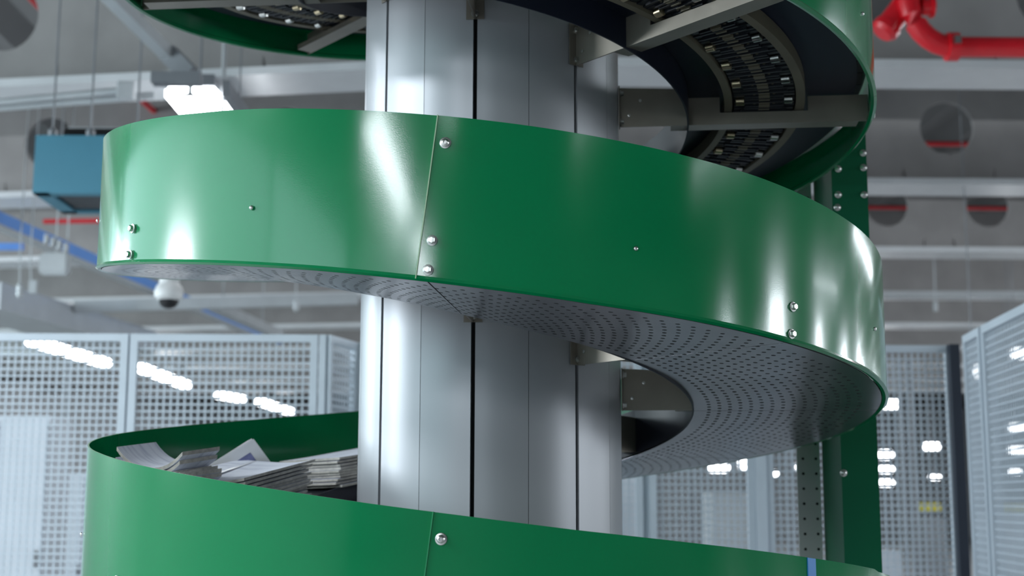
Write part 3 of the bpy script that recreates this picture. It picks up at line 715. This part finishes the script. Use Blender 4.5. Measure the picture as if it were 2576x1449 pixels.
for z in [0.10 + 0.045*i - 0.6 for i in range(52)]:
    for x in (0.9505, 0.990):
        if not hm:
            bm = bmesh.new(); lathe(bm, [(0.0045, 0), (0.0045, 0.0012)], 8, ax=Vector((0, -1, 0))); hm = obj('strap_hole', bm, M['black'], stp); hm.location = (x, 0.588, z)
        elif abs(z - 0.5) > 0.0 and int(round((z + 0.6)/0.045)) % 1 == 0: inst(hm, 'strap_hole', stp, (x, 0.588, z))

# small strip of blue tape on the lower guard
tt = rad(-52 + 360 + 2.6)
bm = bmesh.new(); n = 3
rings = []
for i in range(n + 1):
    t = tt - 0.013 + 0.026*i/n; rings.append([bm.verts.new((1.0045*math.cos(t), 1.0045*math.sin(t), hz(t) + h_)) for h_ in (H + 0.001, H - 0.05)] + [bm.verts.new((0.994*math.cos(t), 0.994*math.sin(t), hz(t) + h_)) for h_ in (H - 0.03, H + 0.001)])
for A, B in zip(rings, rings[1:]):
    for k in range(4): bm.faces.new((A[k], B[k], B[(k+1) % 4], A[(k+1) % 4]))
bm.faces.new(rings[0]); bm.faces.new(rings[-1][::-1])
o = obj('tape_strip', bm, M['tape'], conv); o['label'] = 'blue tape strip on the lower guard edge'

# ------------------------------------------------------------------ newspapers on the belt
def paper(parent, w_, l_, th_, zf, ox=0, oy=0, rz=0, name='newspaper', nx=14, ny=6, mats=None):
    """a folded newspaper: a thin curved slab, its height given by zf(x, y)"""
    bm = bmesh.new(); top = []; bot = []
    c_, s_ = math.cos(rz), math.sin(rz)
    for i in range(nx + 1):
        rt_, rb = [], []
        for j in range(ny + 1):
            x = -w_/2 + w_*i/nx; y = -l_/2 + l_*j/ny
            X_, Y_ = x*c_ - y*s_ + ox, x*s_ + y*c_ + oy; z = zf(X_, Y_)
            rt_.append(bm.verts.new((X_, Y_, z + th_))); rb.append(bm.verts.new((X_, Y_, z)))
        top.append(rt_); bot.append(rb)
    for i in range(nx):
        for j in range(ny):
            bm.faces.new((top[i][j], top[i+1][j], top[i+1][j+1], top[i][j+1])); bm.faces.new((bot[i][j], bot[i][j+1], bot[i+1][j+1], bot[i+1][j]))
    for i in range(nx):
        bm.faces.new((top[i][0], bot[i][0], bot[i+1][0], top[i+1][0])).material_index = 1; bm.faces.new((top[i][ny], top[i+1][ny], bot[i+1][ny], bot[i][ny])).material_index = 1
    for j in range(ny):
        bm.faces.new((top[0][j], top[0][j+1], bot[0][j+1], bot[0][j])).material_index = 1; bm.faces.new((top[nx][j], bot[nx][j], bot[nx][j+1], top[nx][j+1])).material_index = 1
    o = obj(name, bm, mats or [M['news'], M['newsedge']], parent, 50); return o
def beltz(x, y):
    t = math.atan2(y, x); 
    if t < 0: t += 2*PI
    return hz(t) + 0.114
def bundle(loc, rz, n, w_, l_, top_z, ends, label, jitter=0.006, strap=True, tilt=(0, 0), fan=0.0, seed=1):
    random.seed(seed)
    r = thing('newspaper_bundle', label, 'newspapers', loc, rz, 'newspaper bundles riding on the belt')
    t_ = (top_z - 0.004)/n
    for i in range(n):
        def zf(x, y, i=i):
            u = x/(w_/2); k = 0.35 + 0.65*(i + 1)/n
            e = ends[0]*max(0, -u)**2.4 + ends[1]*max(0, u)**2.4
            return i*t_ + e*k + fan*i*max(0, abs(u) - 0.55)*0.02 + tilt[0]*x + tilt[1]*y + 0.0015*math.sin(9*x + i)
        paper(r, w_ + random.uniform(-1, 1)*jitter*1.6, l_, t_*0.80, zf, random.uniform(-1, 1)*jitter*1.6, random.uniform(-1, 1)*jitter, random.uniform(-1, 1)*0.02)
    if strap:
        bm = bmesh.new(); x = 0.0; pts = []
        zz = n*t_ + 0.0025
        beam_between(bm, (0.055 - 0.05, -l_/2 - 0.003, zz + tilt[1]*(-l_/2)), (-0.055 + 0.0, l_/2 + 0.003, zz + tilt[1]*l_/2), 0.011, 0.0014); 
        beam_between(bm, (0.005, -l_/2 - 0.003, 0), (0.005, -l_/2 - 0.003, zz), 0.0014, 0.011, upv=Vector((0, 1, 0)))
        obj('strap', bm, M['strap'], r)
    return r
def slope_at(x, y, rz):
    r = math.hypot(x, y); g = (SL*y/r/r, -SL*x/r/r)       # gradient of the belt's height
    return (g[0]*math.cos(rz) + g[1]*math.sin(rz), -g[0]*math.sin(rz) + g[1]*math.cos(rz))
def lay(x, y, deg, n, w_, l_, h_, ends, label, **kw):
    return bundle((x, y, beltz(x, y) + 0.004), rad(deg), n, w_, l_, h_, ends, label, tilt=slope_at(x, y, rad(deg)), **kw)
lay(-0.650, -0.01, -24, 14, 0.235, 0.32, 0.128, (0.0, 0.012), 'strapped newspaper bundle lying flat in front of the tilted newspaper', seed=3)
lay(-0.788, -0.18, -24, 14, 0.185, 0.15, 0.165, (0.038, 0.040), 'loosely curled newspaper bundle at the far left of the belt', strap=False, seed=5, jitter=0.009)
lay(-0.400, 0.515, 44, 10, 0.34, 0.28, 0.085, (0.004, 0.0), 'flat newspaper bundle half hidden behind the steel column', strap=False, seed=8, jitter=0.005)

# newspaper standing tilted with a blue picture
A = aty(638, 1104, 0.17); B = aty(530, 1172, 0.15); Cc = aty(706, 1196, 0.20)
ea = (B - A)*1.35; eb = (Cc - A)*1.25
root = thing('tilted_newspaper', 'newspaper standing on its corner with a blue picture on its page', 'newspapers', A + (ea + eb)*0.5)
nrm = ea.cross(eb).normalized()
if nrm.y > 0: nrm = -nrm
def quad_slab(bm, o_, a_, b_, th_, nrm_):
    v = [o_, o_ + a_, o_ + a_ + b_, o_ + b_]; f = [bm.verts.new(p) for p in v]; g = [bm.verts.new(p - nrm_*th_) for p in v]
    bm.faces.new(f); bm.faces.new(g[::-1])
    for k in range(4): bm.faces.new((f[k], g[k], g[(k+1) % 4], f[(k+1) % 4]))
c = root.location
M['page'] = mat('plain_page_margin', (0.72, 0.72, 0.74), 0.75, 0, 0.05)
for i in range(4):
    bm = bmesh.new(); quad_slab(bm, A - c - nrm*0.004*i + ea*(0.02*i) - eb*0.02*(i % 2), ea, eb, 0.0028, nrm); obj('page', bm, M['page'], root)
bm = bmesh.new(); quad_slab(bm, A - c + nrm*0.0012 + ea*0.16 + eb*0.17, ea*0.72, eb*0.70, 0.001, nrm); obj('printed_picture', bm, M['print'], root)
